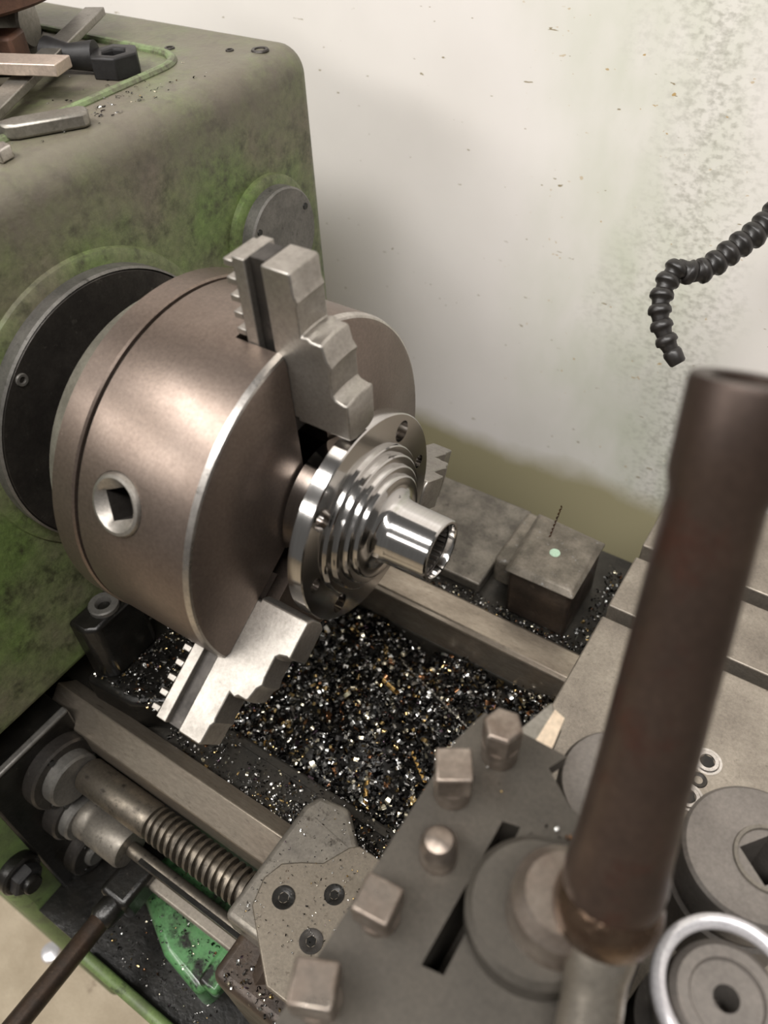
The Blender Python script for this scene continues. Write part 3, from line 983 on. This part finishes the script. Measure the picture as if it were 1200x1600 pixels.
def heap_z(x, y):
    z = -.302 + .010 * np.sin(x * 23 + 1.3) * np.cos(y * 31) + .006 * np.sin(x * 61 + y * 40)
    z = z + .016 * np.exp(-((x - .03) / .07) ** 2 - ((y - .01) / .05) ** 2)
    return z - .018 * np.clip((-.10 - x) / .08, 0, 1)


# solid heap core so that no gap shows through
nx, ny = 60, 36
gx, gy = np.linspace(-.298, .40, nx), np.linspace(-.0842, .1172, ny)
X, Y = np.meshgrid(gx, gy, indexing='ij')
Z = heap_z(X, Y) - .006
vv = np.stack([X.ravel(), Y.ravel(), Z.ravel()], 1)
ff = [(i * ny + j, (i + 1) * ny + j, (i + 1) * ny + j + 1, i * ny + j + 1) for i in range(nx - 1) for j in range(ny - 1)]
core = MB()
core.v, core.f = [tuple(p) for p in vv], ff
co = core.build('chip_bed', 'black_oily')
tag(co, 'dark oily swarf packed under the loose chips in the bed', 'metal chips', kind='stuff')

n = 14000
px = rng.uniform(-.24, .26, n)
py = rng.uniform(-.084, .115, n)
pz = heap_z(px, py) - .004 + rng.random(n) ** 1.5 * .008
chips(np.stack([px, py, pz], 1), rng.uniform(.004, .0100, n) * rng.uniform(.7, 1.1, n), 'metal_chips', 'heap of curled steel chips between the ways under the chuck', 2, .75)
# spill over the inner way
n = 3000
px = rng.normal(.07, .055, n)
py = -.118 + np.abs(rng.normal(0, .022, n))
k = (px < .26) & (py < -.06) & (px > -.2)
px, py = px[k], py[k]
chips(np.stack([px, py, -.2775 + rng.random(len(px)) * .003], 1), rng.uniform(.0014, .0042, len(px)), 'metal_chips', 'chips spilled along the dark inner way beside the heap', 3, .6)
n = 1500
px = rng.uniform(-.202, -.06, n)
py = rng.uniform(-.116, -.03, n)
pz = np.where(px < -.125, -.2300, -.272) + rng.random(n) * .004
k = (px > -.176) | (py < -.112)
px, py, pz, n = px[k], py[k], pz[k], int(k.sum())
chips(np.stack([px, py, pz], 1), rng.uniform(.0018, .005, n), 'metal_chips', 'silver chips below the chuck next to the headstock foot', 4, .7)
# on the rear shelf
n = 1100
px = rng.uniform(-.04, .19, n)
py = .156 + np.abs(rng.normal(0, .010, n))
k = (py < .176) | (px > .145)
px, py = px[k], py[k]
chips(np.stack([px, py, -.2705 + rng.random(len(px)) * .004], 1), rng.uniform(.0016, .004, len(px)), 'metal_chips', 'chips lying along the rear way beside the iron block', 5, .7)
n = 260
px = rng.uniform(.142, .168, n)
py = rng.uniform(.165, .27, n)
chips(np.stack([px, py, -.270 + rng.random(n) * .012], 1), rng.uniform(.0025, .006, n), 'metal_chips', 'clump of chips between the iron block and cross slide', 6, .8)
# on saddle
n = 520
px = rng.uniform(.040, .150, n)
py = rng.uniform(-.20, -.096, n)
chips(np.stack([px, py, np.where((py < -.113) & (px > .046), ST + .0085, ST + .0012)], 1), rng.uniform(.0006, .0022, n), 'metal_chips', 'fine chips scattered over the saddle wing', 7, .5)
# headstock top
n = 120
px = rng.normal(-.245, .02, n)
py = rng.normal(.11, .05, n)
k = (px < -.225)
chips(np.stack([px[k], py[k], np.full(k.sum(), HT + .0006)], 1), rng.uniform(.0014, .0042, k.sum()), 'metal_chips', 'few silver flecks on top of the headstock', 8, .4)
# green foot, tray and apron
n = 620
px = rng.uniform(-.14, .005, n)
py = rng.uniform(-.262, -.16, n)
on = (px < -.0) & (py > -.205 - np.clip((px + .118) / .063, 0, 1) * .031) & (px > -.117)
pz = np.where(on, -.4140, -.4570)
chips(np.stack([px, py, pz], 1), rng.uniform(.001, .0036, n), 'metal_chips', 'wet chips on the green foot and tray below the shafts', 9, .6)
n = 260
px = rng.uniform(.052, .16, n)
py = rng.uniform(-.236, -.206, n)
chips(np.stack([px, py, np.full(n, -.2672)], 1), rng.uniform(.001, .0042, n), 'metal_chips', 'chips stuck on the brown oily apron ledge', 10, .6)
# thread and lug flecks
n = 160
px = rng.uniform(-.235, -.15, n)
py = rng.uniform(-.112, -.03, n)
k = (px < -.212)
chips(np.stack([px[k], py[k], np.full(k.sum(), -.2150)], 1), rng.uniform(.001, .004, k.sum()), 'metal_chips', 'chips sitting on the headstock foot lug', 12, .6)


n = 70
px = rng.normal(.222, .012, n)
py = rng.normal(-.128, .012, n)
k = (px > .219) & (px < .275) & (py < -.122) & (py > -.135)
qx = np.concatenate([px[k], rng.uniform(.172, .20, 6)])
qy = np.concatenate([py[k], rng.uniform(-.125, -.11, 6)])
chips(np.stack([qx, qy, np.full(len(qx), .0012)], 1), rng.uniform(.0015, .0035, len(qx)), 'metal_chips', 'few pale chips lying on the tool post plate', 14, .7)


# a few single long curls one can pick out
def ribbon(name, label, p0, p1, rad, turns, wd, material):
    p0, p1 = Vector(p0), Vector(p1)
    M = dirM(p0, p1 - p0)
    ln_ = (p1 - p0).length
    N = int(turns * 14)
    vs, fs = [], []
    for i in range(N + 1):
        a = 2 * PI * turns * i / N
        h = ln_ * i / N
        vs += [(rad * math.cos(a), rad * math.sin(a), h), (rad * .9 * math.cos(a), rad * .9 * math.sin(a), h + wd)]
    fs = [(2 * i, 2 * i + 1, 2 * i + 3, 2 * i + 2) for i in range(N)]
    return tag(MB().add(vs, fs, M).build(name, material), label, 'metal chip', 'single long curled chips')


mat('gold_chip', L(214, 176, 110), None, .3, 1)
mat('bronze_chip', L(150, 106, 70), L(96, 70, 90), .3, 1, 120)
ribbon('curled_chip', 'gold coloured pointed chip near the lower edge of the heap', (.052, -.048, -.278), (.062, -.066, -.277), .0024, 2, .004, 'gold_chip')
ribbon('curled_chip', 'golden chip twist in the middle of the heap', (.070, -.004, -.280), (.094, -.022, -.280), .0018, 5, .0022, 'gold_chip')
ribbon('curled_chip', 'long bronze curl beside the tip of the lower jaw', (-.006, .022, -.281), (.036, .015, -.281), .0012, 9, .0026, 'bronze_chip')
ribbon('curled_chip', 'thin grey curl stretched along the rear way side of the heap', (.010, .075, -.288), (.10, .045, -.284), .0010, 22, .0018, 'grey_steel')
ribbon('curled_chip', 'pale twisted chip under the hub flange', (.006, .045, -.282), (.024, .040, -.281), .0026, 3, .0045, 'gold_chip')
ribbon('curled_chip', 'brown curl standing upright on the iron block', (.088, .222, -.199), (.090, .236, -.168), .0010, 8, .0020, 'bronze_chip')
